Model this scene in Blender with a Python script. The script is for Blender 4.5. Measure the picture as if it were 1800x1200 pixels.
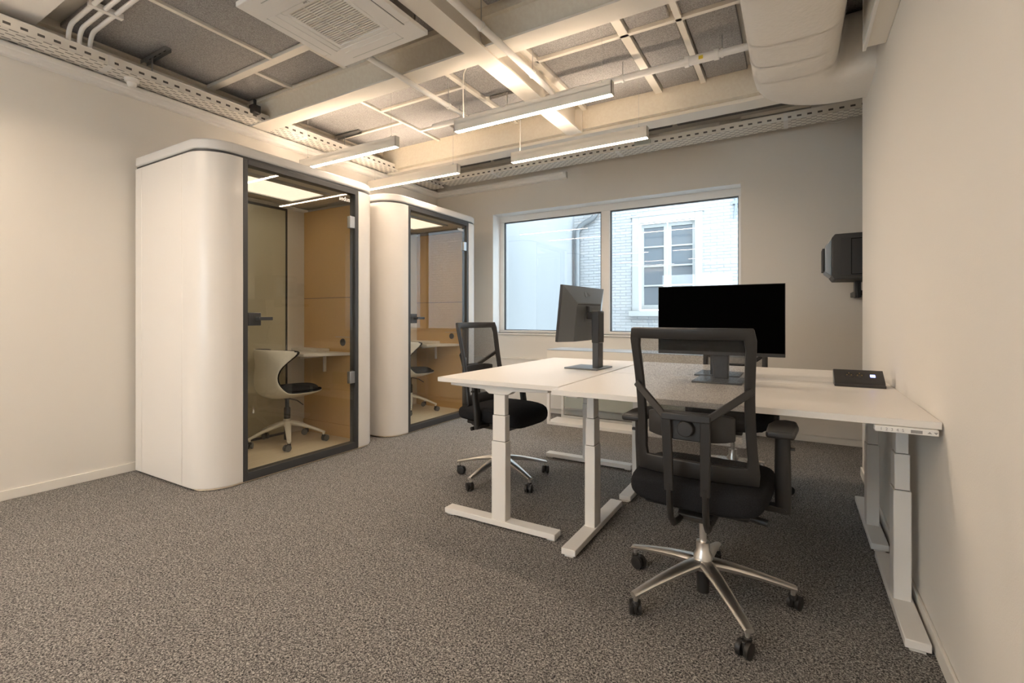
import bpy, bmesh, math, random
from math import sin, cos, pi, radians as R
from mathutils import Vector, Matrix
random.seed(4)
S = bpy.context.scene
for o in list(bpy.data.objects): bpy.data.objects.remove(o)

# ------------------------------------------------------------------ camera, world, exposure
cam = bpy.data.cameras.new('camera'); co = bpy.data.objects.new('camera', cam); S.collection.objects.link(co)
co.location = (0, 0, 1.13); co.rotation_euler = (R(90), 0, R(30.4))
cam.sensor_width = 36; cam.lens = 847 / 1800 * 36; cam.shift_y = -43.1 / 1800; cam.clip_start = .02
S.camera = co
S.view_settings.view_transform = 'Standard'; S.view_settings.look = 'None'
S.view_settings.gamma = 1; S.view_settings.use_curve_mapping = False
S.view_settings.exposure = 1.5
W = bpy.data.worlds.new('world'); S.world = W; W.use_nodes = True
W.node_tree.nodes['Background'].inputs[0].default_value = (.76, .89, 1.0, 1)
W.node_tree.nodes['Background'].inputs[1].default_value = 3.4
LAMP = (1.0, .80, .615); LAMP_STRENGTH = 33.0
for nm, v in (('max_bounces', 10), ('diffuse_bounces', 6), ('glossy_bounces', 5), ('transmission_bounces', 8), ('transparent_max_bounces', 16)):
    setattr(S.cycles, nm, v)
S.cycles.caustics_reflective = False; S.cycles.caustics_refractive = False
S.cycles.sample_clamp_indirect = 6
S.cycles.use_denoising = True

# ------------------------------------------------------------------ materials
def mat(name, col, rough=.5, metal=0, bump=0, bscale=60, var=0, vscale=8, spec=.5, emit=None, estr=0, coat=0):
    m = bpy.data.materials.new(name); m.use_nodes = True; nt = m.node_tree; b = nt.nodes['Principled BSDF']
    b.inputs['Base Color'].default_value = (*col, 1); b.inputs['Roughness'].default_value = rough
    b.inputs['Metallic'].default_value = metal; b.inputs['Specular IOR Level'].default_value = spec
    b.inputs['Coat Weight'].default_value = coat
    if emit: b.inputs['Emission Color'].default_value = (*emit, 1); b.inputs['Emission Strength'].default_value = estr
    tc = nt.nodes.new('ShaderNodeTexCoord')
    if var:
        n = nt.nodes.new('ShaderNodeTexNoise'); n.inputs['Scale'].default_value = vscale; n.inputs['Detail'].default_value = 5
        r = nt.nodes.new('ShaderNodeMix'); r.data_type = 'RGBA'
        r.inputs[6].default_value = (*[c * (1 - var) for c in col], 1); r.inputs[7].default_value = (*[min(1, c * (1 + var)) for c in col], 1)
        nt.links.new(tc.outputs['Object'], n.inputs['Vector']); nt.links.new(n.outputs['Fac'], r.inputs[0]); nt.links.new(r.outputs[2], b.inputs['Base Color'])
    if bump:
        n = nt.nodes.new('ShaderNodeTexNoise'); n.inputs['Scale'].default_value = bscale; n.inputs['Detail'].default_value = 3
        k = nt.nodes.new('ShaderNodeBump'); k.inputs['Strength'].default_value = bump; k.inputs['Distance'].default_value = .004
        nt.links.new(tc.outputs['Object'], n.inputs['Vector']); nt.links.new(n.outputs['Fac'], k.inputs['Height']); nt.links.new(k.outputs['Normal'], b.inputs['Normal'])
    return m
def carpet():
    m = mat('carpet', (.1, .09, .08), .95, spec=.15); nt = m.node_tree; b = nt.nodes['Principled BSDF']; N = nt.nodes.new; L = nt.links.new
    tc = N('ShaderNodeTexCoord')
    n1 = N('ShaderNodeTexNoise'); n1.inputs['Scale'].default_value = 165; n1.inputs['Detail'].default_value = 4; n1.inputs['Roughness'].default_value = .75; n1.inputs['Distortion'].default_value = .8
    n2 = N('ShaderNodeTexNoise'); n2.inputs['Scale'].default_value = 5; n2.inputs['Detail'].default_value = 3
    r = N('ShaderNodeValToRGB'); e = r.color_ramp.elements
    e[0].position = .41; e[0].color = (.032, .032, .034, 1); e[1].position = .60; e[1].color = (.60, .57, .535, 1)
    x = r.color_ramp.elements.new(.5); x.color = (.20, .188, .178, 1)
    mx = N('ShaderNodeMix'); mx.data_type = 'RGBA'; mx.blend_type = 'MULTIPLY'; mx.inputs[0].default_value = .35
    r2 = N('ShaderNodeValToRGB'); r2.color_ramp.elements[0].color = (.75, .75, .75, 1)
    bp = N('ShaderNodeBump'); bp.inputs['Strength'].default_value = .9; bp.inputs['Distance'].default_value = .006
    L(tc.outputs['Object'], n1.inputs['Vector']); L(tc.outputs['Object'], n2.inputs['Vector']); L(n1.outputs['Fac'], r.inputs[0]); L(n2.outputs['Fac'], r2.inputs[0])
    L(r.outputs[0], mx.inputs[6]); L(r2.outputs[0], mx.inputs[7]); L(mx.outputs[2], b.inputs['Base Color']); L(n1.outputs['Fac'], bp.inputs['Height']); L(bp.outputs[0], b.inputs['Normal'])
    return m
def felt(name, c0, c1, sc=180):
    m = mat(name, c0, .95, spec=.1); nt = m.node_tree; b = nt.nodes['Principled BSDF']; N = nt.nodes.new; L = nt.links.new
    tc = N('ShaderNodeTexCoord'); n = N('ShaderNodeTexNoise'); n.inputs['Scale'].default_value = sc; n.inputs['Detail'].default_value = 5; n.inputs['Roughness'].default_value = .8
    r = N('ShaderNodeValToRGB'); r.color_ramp.elements[0].position = .38; r.color_ramp.elements[0].color = (*c0, 1); r.color_ramp.elements[1].position = .62; r.color_ramp.elements[1].color = (*c1, 1)
    L(tc.outputs['Object'], n.inputs['Vector']); L(n.outputs['Fac'], r.inputs[0]); L(r.outputs[0], b.inputs['Base Color'])
    return m
def glass(name, tint, base=.04, rough=.0):
    m = bpy.data.materials.new(name); m.use_nodes = True; nt = m.node_tree; N = nt.nodes.new; L = nt.links.new
    nt.nodes.remove(nt.nodes['Principled BSDF']); out = nt.nodes['Material Output']
    t = N('ShaderNodeBsdfTransparent'); t.inputs[0].default_value = (*tint, 1)
    g = N('ShaderNodeBsdfAnisotropic') if False else N('ShaderNodeBsdfGlossy'); g.inputs['Roughness'].default_value = rough; g.inputs[0].default_value = (1, 1, 1, 1)
    f = N('ShaderNodeFresnel'); f.inputs[0].default_value = 1.5; mx = N('ShaderNodeMixShader')
    ge = N('ShaderNodeNewGeometry'); sb = N('ShaderNodeMath'); sb.operation = 'SUBTRACT'; sb.inputs[0].default_value = 1; L(ge.outputs['Backfacing'], sb.inputs[1])
    f.inputs[0].default_value = 1.7; ml = N('ShaderNodeMath'); ml.operation = 'MULTIPLY'; L(f.outputs[0], ml.inputs[0]); L(sb.outputs[0], ml.inputs[1])
    L(ml.outputs[0], mx.inputs[0]); L(t.outputs[0], mx.inputs[1]); L(g.outputs[0], mx.inputs[2]); L(mx.outputs[0], out.inputs[0])
    return m
def meshfab():
    m = bpy.data.materials.new('chair mesh fabric'); m.use_nodes = True; nt = m.node_tree; N = nt.nodes.new; L = nt.links.new
    b = nt.nodes['Principled BSDF']; b.inputs['Base Color'].default_value = (.035, .033, .032, 1); b.inputs['Roughness'].default_value = .8
    t = N('ShaderNodeBsdfTransparent'); mx = N('ShaderNodeMixShader'); out = nt.nodes['Material Output']
    tc = N('ShaderNodeTexCoord'); n = N('ShaderNodeTexNoise'); n.inputs['Scale'].default_value = 260; n.inputs['Detail'].default_value = 1
    r = N('ShaderNodeMapRange'); r.inputs[1].default_value = .3; r.inputs[2].default_value = .7; r.inputs[3].default_value = .42; r.inputs[4].default_value = .60
    L(tc.outputs['Object'], n.inputs['Vector']); L(n.outputs['Fac'], r.inputs[0]); L(r.outputs[0], mx.inputs[0]); L(t.outputs[0], mx.inputs[1]); L(b.outputs[0], mx.inputs[2]); L(mx.outputs[0], out.inputs[0])
    return m
def slots(name, col, axis, per, duty, rows, zaxis=None):
    """painted sheet metal with staggered punched slots: per = pitch along, rows = pitch across"""
    m = mat(name, col, .45); nt = m.node_tree; N = nt.nodes.new; L = nt.links.new; b = nt.nodes['Principled BSDF']
    tc = N('ShaderNodeTexCoord'); sp = N('ShaderNodeSeparateXYZ'); L(tc.outputs['Object'], sp.inputs[0])
    def M(op, a, bb=None):
        k = N('ShaderNodeMath'); k.operation = op
        for i, v in enumerate((a, bb)):
            if v is None: continue
            if isinstance(v, (int, float)): k.inputs[i].default_value = v
            else: L(v, k.inputs[i])
        return k.outputs[0]
    A = sp.outputs[axis]; B = sp.outputs[zaxis]
    row = M('FLOOR', M('DIVIDE', B, rows)); fr = M('FRACT', M('DIVIDE', B, rows))
    off = M('MULTIPLY', M('MODULO', row, 2.0), .5)
    fa = M('FRACT', M('ADD', M('DIVIDE', A, per), off))
    inA = M('LESS_THAN', fa, duty); inB = M('MULTIPLY', M('GREATER_THAN', fr, .34), M('LESS_THAN', fr, .62))
    s = M('MULTIPLY', inA, inB)
    mx = N('ShaderNodeMix'); mx.data_type = 'RGBA'; mx.inputs[6].default_value = (*col, 1); mx.inputs[7].default_value = (.10, .09, .08, 1)
    L(s, mx.inputs[0]); L(mx.outputs[2], b.inputs['Base Color'])
    return m
def brick(name):
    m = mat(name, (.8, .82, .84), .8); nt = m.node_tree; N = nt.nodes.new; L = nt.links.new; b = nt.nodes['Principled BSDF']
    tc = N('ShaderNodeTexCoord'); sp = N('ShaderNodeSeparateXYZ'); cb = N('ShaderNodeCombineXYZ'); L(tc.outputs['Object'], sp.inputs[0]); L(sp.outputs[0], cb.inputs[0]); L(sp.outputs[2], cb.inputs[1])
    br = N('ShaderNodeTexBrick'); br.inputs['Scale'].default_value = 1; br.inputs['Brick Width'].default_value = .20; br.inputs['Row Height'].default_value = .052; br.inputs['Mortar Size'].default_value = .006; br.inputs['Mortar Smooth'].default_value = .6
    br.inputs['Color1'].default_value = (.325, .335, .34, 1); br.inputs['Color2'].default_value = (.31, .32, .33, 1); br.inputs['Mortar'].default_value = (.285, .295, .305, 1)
    n = N('ShaderNodeTexNoise'); n.inputs['Scale'].default_value = 12; ad = N('ShaderNodeMix'); ad.data_type = 'VECTOR'; ad.inputs[0].default_value = .012
    L(tc.outputs['Object'], n.inputs['Vector']); L(cb.outputs[0], ad.inputs[4]); L(n.outputs['Color'], ad.inputs[5])
    L(ad.outputs[1], br.inputs['Vector']); L(br.outputs['Color'], b.inputs['Base Color'])
    bp = N('ShaderNodeBump'); bp.invert = True; bp.inputs['Strength'].default_value = .9; bp.inputs['Distance'].default_value = .012; L(br.outputs['Fac'], bp.inputs['Height']); L(bp.outputs[0], b.inputs['Normal'])
    return m
def woodm(name, a, b_, sc=3):
    m = mat(name, a, .5); nt = m.node_tree; N = nt.nodes.new; L = nt.links.new; b = nt.nodes['Principled BSDF']
    tc = N('ShaderNodeTexCoord'); mp = N('ShaderNodeMapping'); mp.inputs['Scale'].default_value = (18, 1.5, 18)
    n = N('ShaderNodeTexNoise'); n.inputs['Scale'].default_value = sc; n.inputs['Detail'].default_value = 6; r = N('ShaderNodeValToRGB')
    r.color_ramp.elements[0].position = .35; r.color_ramp.elements[0].color = (*a, 1); r.color_ramp.elements[1].position = .65; r.color_ramp.elements[1].color = (*b_, 1)
    L(tc.outputs['Object'], mp.inputs[0]); L(mp.outputs[0], n.inputs['Vector']); L(n.outputs['Fac'], r.inputs[0]); L(r.outputs[0], b.inputs['Base Color'])
    return m
M_ = dict(
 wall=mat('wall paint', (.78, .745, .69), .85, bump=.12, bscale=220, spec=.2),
 wallb=mat('back wall tone', (.70, .67, .62), .85, bump=.12, bscale=220, spec=.2),  # same hue as the other walls, slightly darker
 skirt=mat('skirting paint', (.80, .77, .71), .5),
 carpet=carpet(),
 white=mat('white powder coat', (.80, .785, .76), .4),
 offwhite=mat('off white paint', (.78, .74, .67), .55),
 beam=mat('beam paint', (.80, .755, .68), .5),
 beamweb=woodm('painted timber cladding', (.72, .65, .54), (.76, .70, .59)),
 felt=felt('grey felt', (.17, .165, .165), (.44, .43, .425)),
 slab=mat('ceiling slab', (.35, .32, .29), .9),
 desk=mat('white laminate', (.80, .765, .72), .38, bump=.03, bscale=500),
 deskleg=mat('desk leg paint', (.80, .775, .74), .4),
 ochre=felt('ochre felt', (.62, .40, .17), (.74, .50, .24), 260),
 black=mat('black plastic', (.022, .020, .019), .45),
 blackfab=felt('black fabric', (.008, .008, .009), (.028, .028, .030), 400),
 blackgl=mat('screen glass', (.0015, .0015, .0015), .25, spec=.0),
 monback=mat('monitor back plastic', (.13, .14, .15), .28, bump=.05, bscale=400),
 chrome=mat('polished aluminium', (.90, .87, .83), .30, 1),
 alu=mat('brushed aluminium', (.55, .55, .55), .35, 1),
 dark=mat('anthracite metal', (.07, .07, .072), .42, .3),
 rubber=mat('grey rubber', (.14, .14, .14), .7),
 booth=mat('booth white lacquer', (.80, .765, .72), .33, coat=.1),
 boothin=mat('booth inner panel', (.66, .60, .50), .8),
 lid=mat('booth lid', (.72, .70, .675), .4),
 bfloor=woodm('booth oak floor', (.72, .61, .45), (.80, .70, .54)),
 glass=glass('clear glass', (.96, .97, .955)),
 wglass=glass('window glass', (.97, .985, .985)),
 tglass=mat('lacquered back glass', (.60, .565, .44), .12),
 mesh=meshfab(),
 trayb=slots('perforated tray floor', (.80, .765, .70), 0, .075, .55, .034, 1),
 trays=slots('slotted tray side', (.80, .77, .71), 0, .075, .45, .055, 2),
 shell=mat('chair shell plastic', (.80, .77, .70), .32, coat=.2),
 armw=mat('chair base paint', (.78, .75, .68), .4),
 duct=mat('wrapped duct insulation', (.78, .745, .69), .8, bump=.5, bscale=45),
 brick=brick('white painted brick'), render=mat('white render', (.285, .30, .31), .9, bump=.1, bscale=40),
 extw=mat('exterior window paint', (.33, .34, .335), .5), zinc=mat('zinc pipe', (.17, .185, .195), .5, .4, var=.15, vscale=6),
 iron=mat('grey iron', (.18, .21, .25), .6), extglass=mat('dark window glass', (.10, .12, .14), .05, spec=.9),
 blind=mat('blind slat', (.55, .50, .45), .6), ground=mat('courtyard paving', (.35, .35, .35), .9),
 shade=mat('grey ventilated steel', (.28, .32, .36), .4, .4), device=mat('device plastic', (.03, .029, .028), .55),
 led=mat('blue led', (.1, .1, 1), .4, emit=(.25, .3, 1), estr=3), brass=mat('brass contact', (.7, .5, .25), .3, 1),
 lamp=mat('lamp diffuser', (1, .95, .9), .5, emit=LAMP, estr=LAMP_STRENGTH),
 upfill=mat('added upward glow', (1, .95, .9), .5, emit=LAMP, estr=LAMP_STRENGTH * .45),  # upward emission added to lift the ceiling brightness
 boothfill=mat('booth fill glow', (.9, .85, .75), .6, emit=(1.0, .84, .64), estr=.42),  # weak glow added so the booth interiors do not go dark
 ink=mat('grey print', (.30, .29, .28), .6), logo=mat('logo grey', (.28, .28, .28), .3, .5), glasstext=mat('white print', (.85, .85, .83), .5),
 yellow=mat('yellow label', (.8, .6, .05), .5), bglass=mat('frosted grey green glass', (.42, .45, .41), .3), paper=mat('paper label', (.75, .78, .8), .6),
 steelgrey=mat('socket plastic', (.035, .033, .032), .35), cable=mat('black cable', (.02, .02, .02), .6))

# ------------------------------------------------------------------ mesh builder
class MB:
    def __init__(s): s.v = []; s.f = []
    def add(s, vs, fs, M=None):
        o = len(s.v)
        for p in vs:
            p = Vector(p); s.v.append(M @ p if M else p)
        s.f += [tuple(i + o for i in f) for f in fs]; return s
    def box(s, x0, x1, y0, y1, z0, z1, M=None):
        vs = [(x, y, z) for z in (z0, z1) for y in (y0, y1) for x in (x0, x1)]
        return s.add(vs, [(0, 2, 3, 1), (4, 5, 7, 6), (0, 1, 5, 4), (2, 6, 7, 3), (0, 4, 6, 2), (1, 3, 7, 5)], M)
    def prism(s, poly, axis, a, b, M=None):
        n = len(poly)
        def P(u, w, t): return {'x': (t, u, w), 'y': (u, t, w), 'z': (u, w, t)}[axis]
        vs = [P(u, w, a) for u, w in poly] + [P(u, w, b) for u, w in poly]
        fs = [tuple(range(n)), tuple(range(2 * n - 1, n - 1, -1))] + [(i, i + n, (i + 1) % n + n, (i + 1) % n) for i in range(n)]
        return s.add(vs, fs, M)
    def loft(s, secs, closed=True, cap=True, M=None):
        n = len(secs[0]); vs = [p for q in secs for p in q]; fs = []
        for k in range(len(secs) - 1):
            for i in range(n if closed else n - 1):
                j = (i + 1) % n; fs.append((k * n + i, k * n + j, (k + 1) * n + j, (k + 1) * n + i))
        if cap and closed: fs += [tuple(range(n - 1, -1, -1)), tuple(range((len(secs) - 1) * n, len(secs) * n))]
        return s.add(vs, fs, M)
    def tube(s, pts, r, n=14, M=None, rz=None):
        pts = [Vector(p) for p in pts]; rs = r if isinstance(r, (list, tuple)) else [r] * len(pts); secs = []; up = None
        for i, p in enumerate(pts):
            t = (pts[min(i + 1, len(pts) - 1)] - pts[max(i - 1, 0)]).normalized()
            if up is None: up = Vector((0, 0, 1)) if abs(t.z) < .9 else Vector((1, 0, 0))
            a = t.cross(up).normalized(); b = a.cross(t).normalized(); up = b
            k = rz if rz else 1
            secs.append([p + a * cos(2 * pi * j / n) * rs[i] + b * sin(2 * pi * j / n) * rs[i] * k for j in range(n)])
        return s.loft(secs, M=M)
    def lathe(s, prof, c=(0, 0, 0), n=28, M=None):
        secs = [[(c[0] + r * cos(2 * pi * j / n), c[1] + r * sin(2 * pi * j / n), c[2] + z) for j in range(n)] for r, z in prof]
        return s.loft(secs, M=M)
    def build(s, name, m, parent=None, bevel=0, seg=2, world=False, ang=35, solid=0, sub=0, flat=False):
        me = bpy.data.meshes.new(name); vs = s.v
        if world and parent is not None:
            inv = parent['_m']; inv = MATS[parent.name].inverted(); vs = [inv @ v for v in vs]
        me.from_pydata([tuple(v) for v in vs], [], s.f); me.materials.append(M_[m] if isinstance(m, str) else m)
        bm = bmesh.new(); bm.from_mesh(me); bmesh.ops.recalc_face_normals(bm, faces=bm.faces); bm.to_mesh(me); bm.free()
        if not flat: me.shade_smooth(); me.set_sharp_from_angle(angle=R(ang))
        o = bpy.data.objects.new(name, me); S.collection.objects.link(o)
        if parent is not None: o.parent = parent
        if solid: k = o.modifiers.new('solid', 'SOLIDIFY'); k.thickness = solid; k.offset = 0
        if bevel: k = o.modifiers.new('bevel', 'BEVEL'); k.width = bevel; k.segments = seg; k.limit_method = 'ANGLE'; k.angle_limit = R(40)
        if sub: k = o.modifiers.new('sub', 'SUBSURF'); k.levels = sub; k.render_levels = sub
        return o
MATS = {}
def thing(name, label, cat, loc=(0, 0, 0), rz=0, group=None):
    o = bpy.data.objects.new(name, None); S.collection.objects.link(o); o.location = loc; o.rotation_euler = (0, 0, rz)
    o.empty_display_size = .1; o['label'] = label; o['category'] = cat
    if group: o['group'] = group
    o['_m'] = 0; MATS[o.name] = Matrix.Translation(loc) @ Matrix.Rotation(rz, 4, 'Z'); del o['_m']; o['_m'] = 0
    return o
def tag(o, label, cat, group=None):
    o['label'] = label; o['category'] = cat
    if group: o['group'] = group
    return o
def struct(o): o['kind'] = 'structure'; return o
def text_obj(txt, size, M, m, parent, name, ext=.0008, bold=False):
    c = bpy.data.curves.new('t', 'FONT'); c.body = txt; c.size = size; c.extrude = ext; c.align_x = 'CENTER'; c.align_y = 'CENTER'
    if bold: c.offset = size * .02
    t = bpy.data.objects.new('t', c); S.collection.objects.link(t); bpy.context.view_layer.update()
    me = bpy.data.meshes.new_from_object(t.evaluated_get(bpy.context.evaluated_depsgraph_get())); bpy.data.objects.remove(t)
    me.materials.clear(); me.materials.append(M_[m]); me.transform(M)
    o = bpy.data.objects.new(name, me); S.collection.objects.link(o)
    if parent is not None: o.parent = parent
    return o
def B(*a): return MB().box(*a)

# ------------------------------------------------------------------ room shell
XL, XR, YB, YN, ZC = -4.2, .416, 5.145, -3.6, 3.05
struct(B(XL - .2, 1.6, YN - .2, YB + .4, -.1, 0).build('floor', 'carpet', flat=True))
struct(B(XL - .2, XL, YN - .2, YB, 0, 3.3).build('wall_left', 'wall'))
wx0, wx1, wz0, wz1 = -3.30, -.448, .93, 2.425
w = MB().box(XL - .2, wx0, YB, YB + .26, 0, 3.3).box(wx1, 1.6, YB, YB + .26, 0, 3.3).box(wx0, wx1, YB, YB + .26, 0, wz0).box(wx0, wx1, YB, YB + .26, wz1, 3.3)
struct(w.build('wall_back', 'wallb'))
struct(B(XR, XR + .16, YN - .2, 4.22, 0, 3.3).build('wall_right', 'wall'))
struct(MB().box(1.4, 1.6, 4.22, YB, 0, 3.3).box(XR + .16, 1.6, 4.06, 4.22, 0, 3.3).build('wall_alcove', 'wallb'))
rw = MB().box(XL, -3.4, YN - .2, YN, 0, 3.3).box(-1.4, XR, YN - .2, YN, 0, 3.3).box(-3.4, -1.4, YN - .2, YN, 0, .8).box(-3.4, -1.4, YN - .2, YN, 2.4, 3.3)
struct(rw.build('wall_rear', 'wall'))
ceil = struct(B(XL - .2, 1.6, YN - .2, YB + .3, 3.06, 3.3).build('ceiling', 'offwhite'))
struct(MB().box(XL, XL + .012, YN, YB, 0, .062).build('baseboard_left', 'skirt', bevel=.003))
struct(MB().box(XR - .012, XR, YN, 4.22, 0, .062).build('baseboard_right', 'skirt', bevel=.003))
struct(MB().box(XL + .012, 1.4, YB - .014, YB, 0, .062).build('baseboard_back', 'skirt', bevel=.003))
# boxed lower wall under the window, with a ledge
struct(MB().box(XL + .012, -2.0, YB - .05, YB, .062, .615).box(XL + .012, -2.0, YB - .062, YB, .615, .63).build('trim_1', 'wall', bevel=.002))
struct(MB().box(-.30, 1.4, YB - .02, YB, .062, .55).box(.262, .266, YB - .0215, YB - .02, .062, .55).build('trim_2', 'wall', bevel=.001))
# window 1 (in view)
w1 = struct(MB().box(wx0, wx1, 5.31, 5.38, wz0, .962).box(wx0, wx1, 5.31, 5.38, 2.345, wz1).box(wx0, -3.238, 5.31, 5.38, .962, 2.345).box(-1.925, -1.82, 5.31, 5.38, .962, 2.345).box(-.485, wx1, 5.31, 5.38, .962, 2.345).build('window_1', 'white', bevel=.004))
g = MB().box(-3.238, -3.226, 5.325, 5.355, .962, 2.345).box(-1.937, -1.925, 5.325, 5.355, .962, 2.345).box(-3.226, -1.937, 5.325, 5.355, 2.333, 2.345).box(-3.226, -1.937, 5.325, 5.355, .962, .97)
g.box(-1.82, -1.808, 5.325, 5.355, .962, 2.345).box(-.492, -.485, 5.325, 5.355, .962, 2.345).box(-1.808, -.492, 5.325, 5.355, 2.333, 2.345).box(-1.808, -.492, 5.325, 5.355, .962, .97)
g.build('window_gasket', 'dark', w1)
for x0, x1 in ((-3.226, -1.937), (-1.808, -.492)):
    B(x0, x1, 5.338, 5.342, .97, 2.333).build('window_pane', 'wglass', w1)
MB().box(wx0 - .0, wx1 + .0, YB - .02, 5.31, .915, .93).build('window_sill', 'skirt', w1, bevel=.003)
lin = MB().box(wx0, wx0 + .004, YB - .002, 5.31, .93, wz1).box(wx1 - .004, wx1, YB - .002, 5.31, .93, wz1).box(wx0, wx1, YB - .002, 5.31, wz1 - .004, wz1)
lin.build('window_reveal', 'white', w1)
# unseen window 2, added behind the camera to bring in daylight
w2 = MB()
for x in (-3.4, -2.43, -1.46): w2.box(x, x + .06, YN - .14, YN - .06, .8, 2.4)
w2.box(-3.4, -1.4, YN - .14, YN - .06, .8, .86).box(-3.4, -1.4, YN - .14, YN - .06, 2.34, 2.4)
w2 = struct(w2.build('fill_window', 'white'))
B(-3.36, -1.44, YN - .102, YN - .098, .84, 2.36).build('window_pane', 'wglass', w2)

# ------------------------------------------------------------------ ceiling: battens, felt panels, beams (all fixed to the ceiling)
ZF = 3.02
def panel(x0, x1, y0, y1):
    B(x0, x1, y0, y1, ZF, ZF + .03).build('acoustic_panel', 'felt', ceil, bevel=.006)
def grid(xs, ys, g=.028):
    for i in range(len(xs) - 1):
        for j in range(len(ys) - 1):
            panel(xs[i] + g, xs[i + 1] - g, ys[j] + g, ys[j + 1] - g)
panel(-4.13, -3.33, -.5, 1.05); 
for a in ((-4.14, -3.31, 1.22, 2.13), (-3.27, -1.86, 1.22, 2.13), (-4.14, -3.60, 2.20, 2.48), (-3.55, -2.95, 2.20, 2.48), (-2.90, -1.86, 2.20, 2.48), (-3.27, -1.86, -.5, 1.17),
          (-4.14, -3.30, 2.70, 3.46), (-4.14, -3.30, 3.52, 4.02), (-3.25, -2.35, 2.70, 3.18), (-3.25, -2.32, 3.23, 3.72), (-2.29, -1.85, 2.70, 3.46), (-2.29, -1.85, 3.52, 4.02),
          (-3.25, -2.95, 3.77, 4.02), (-2.9, -2.32, 3.77, 4.02),
          (-1.61, -1.02, 2.70, 3.13), (-1.61, -1.02, 3.17, 4.08), (-.94, -.68, 2.70, 3.13), (-.94, -.66, 3.17, 4.08), (-.62, -.31, 2.70, 3.13), (-.60, -.31, 3.17, 4.08), (-.27, .40, 2.70, 3.13), (-.27, .40, 3.17, 4.08),
          (-1.61, -1.02, 1.22, 2.45), (-.94, -.65, 1.22, 2.45), (-.6, -.31, 1.22, 2.45), (-.27, .4, 1.22, 2.45), (-1.61, -.65, -.5, 1.17), (-.6, .4, -.5, 1.17),
          (-4.1, -3.2, 4.36, 4.95), (-3.15, -2.3, 4.36, 4.95), (-2.25, -1.05, 4.36, 4.95), (-1.0, -.04, 4.36, 4.95), (.02, 1.3, 4.36, 4.95)):
    panel(*a)
# a strip of white lining along the left wall
B(XL, XL + .05, YN, YB, ZF - .01, 3.06).build('ceiling_edge_strip', 'beamweb', ceil)
MB().box(-3.30, -3.27, -.5, 2.16, ZF - .018, 3.06).box(-4.15, -1.8, 2.135, 2.195, ZF - .02, 3.06).box(-2.34, -2.30, 2.7, 4.05, ZF - .02, 3.06).box(-3.29, -3.26, 2.7, 4.05, ZF - .012, 3.06).box(-4.15, -3.28, 3.475, 3.505, ZF - .012, 3.06).box(-3.595, -3.555, 2.19, 2.5, ZF - .015, 3.06).box(-2.945, -2.905, 2.19, 2.5, ZF - .015, 3.06).box(-3.26, -2.33, 3.73, 3.76, ZF - .012, 3.06).box(-3.26, -2.33, 3.19, 3.22, ZF - .012, 3.06).build('ceiling_batten', 'offwhite', ceil, bevel=.002)
MB().box(-1.01, -.95, 1.2, 4.1, ZF - .02, 3.06).box(-.65, -.61, 1.2, 4.1, ZF - .02, 3.06).box(-1.64, .4, 3.135, 3.165, ZF - .02, 3.06).box(-1.66, -1.62, 2.65, 4.1, ZF - .02, 3.06).build('ceiling_batten', 'offwhite', ceil, bevel=.002)
def ibeam_x(x0, x1, yc, wd=.155, zb=2.81, h=.21):
    p = [(yc - wd / 2, zb), (yc + wd / 2, zb), (yc + wd / 2, zb + .012), (yc + .006, zb + .03), (yc + .006, zb + h - .03), (yc + wd / 2, zb + h - .012), (yc + wd / 2, zb + h + .03), (yc - wd / 2, zb + h + .03), (yc - wd / 2, zb + h - .012), (yc - .006, zb + h - .03), (yc - .006, zb + .03), (yc - wd / 2, zb + .012)]
    return MB().prism(p, 'x', x0, x1).build('ceiling_beam', 'beam', ceil)
ibeam_x(XL, XR, 2.578)
ibeam_x(XL, XR, .15)
MB().prism([(2.655, 3.06), (2.655, 3.0), (2.62, 2.93), (2.59, 2.9), (2.575, 2.9), (2.575, 3.06)], 'x', XL, XR).build('beam_cladding', 'beamweb', ceil)
MB().prism([(2.50, 3.06), (2.50, 3.0), (2.52, 2.99), (2.545, 2.93), (2.57, 2.87), (2.58, 3.06)], 'x', XL, XR).build('beam_cladding', 'beamweb', ceil)
# second transverse beam: timber clad face over a white flange
B(XL, 1.2, 4.10, 4.30, 2.835, 3.06).build('beam_cladding', 'beamweb', ceil)
B(XL, 1.2, 4.155, 4.335, 2.805, 2.835).build('ceiling_beam', 'beam', ceil, bevel=.004)
# longitudinal beam
xb = -1.735
p = [(xb - .072, 2.80), (xb + .072, 2.80), (xb + .072, 2.814), (xb + .006, 2.825), (xb + .006, 3.06), (xb - .006, 3.06), (xb - .006, 2.825), (xb - .072, 2.814)]
MB().prism(p, 'y', YN, 4.083).box(xb - .07, xb + .074, 4.083, 4.095, 2.801, 3.02).build('ceiling_beam', 'beam', ceil)
# flat white ceiling board at the left front
B(-4.1, -3.36, -.8, 1.09, 2.95, 2.97).build('ceiling_board', 'white', ceil, bevel=.002)

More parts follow.
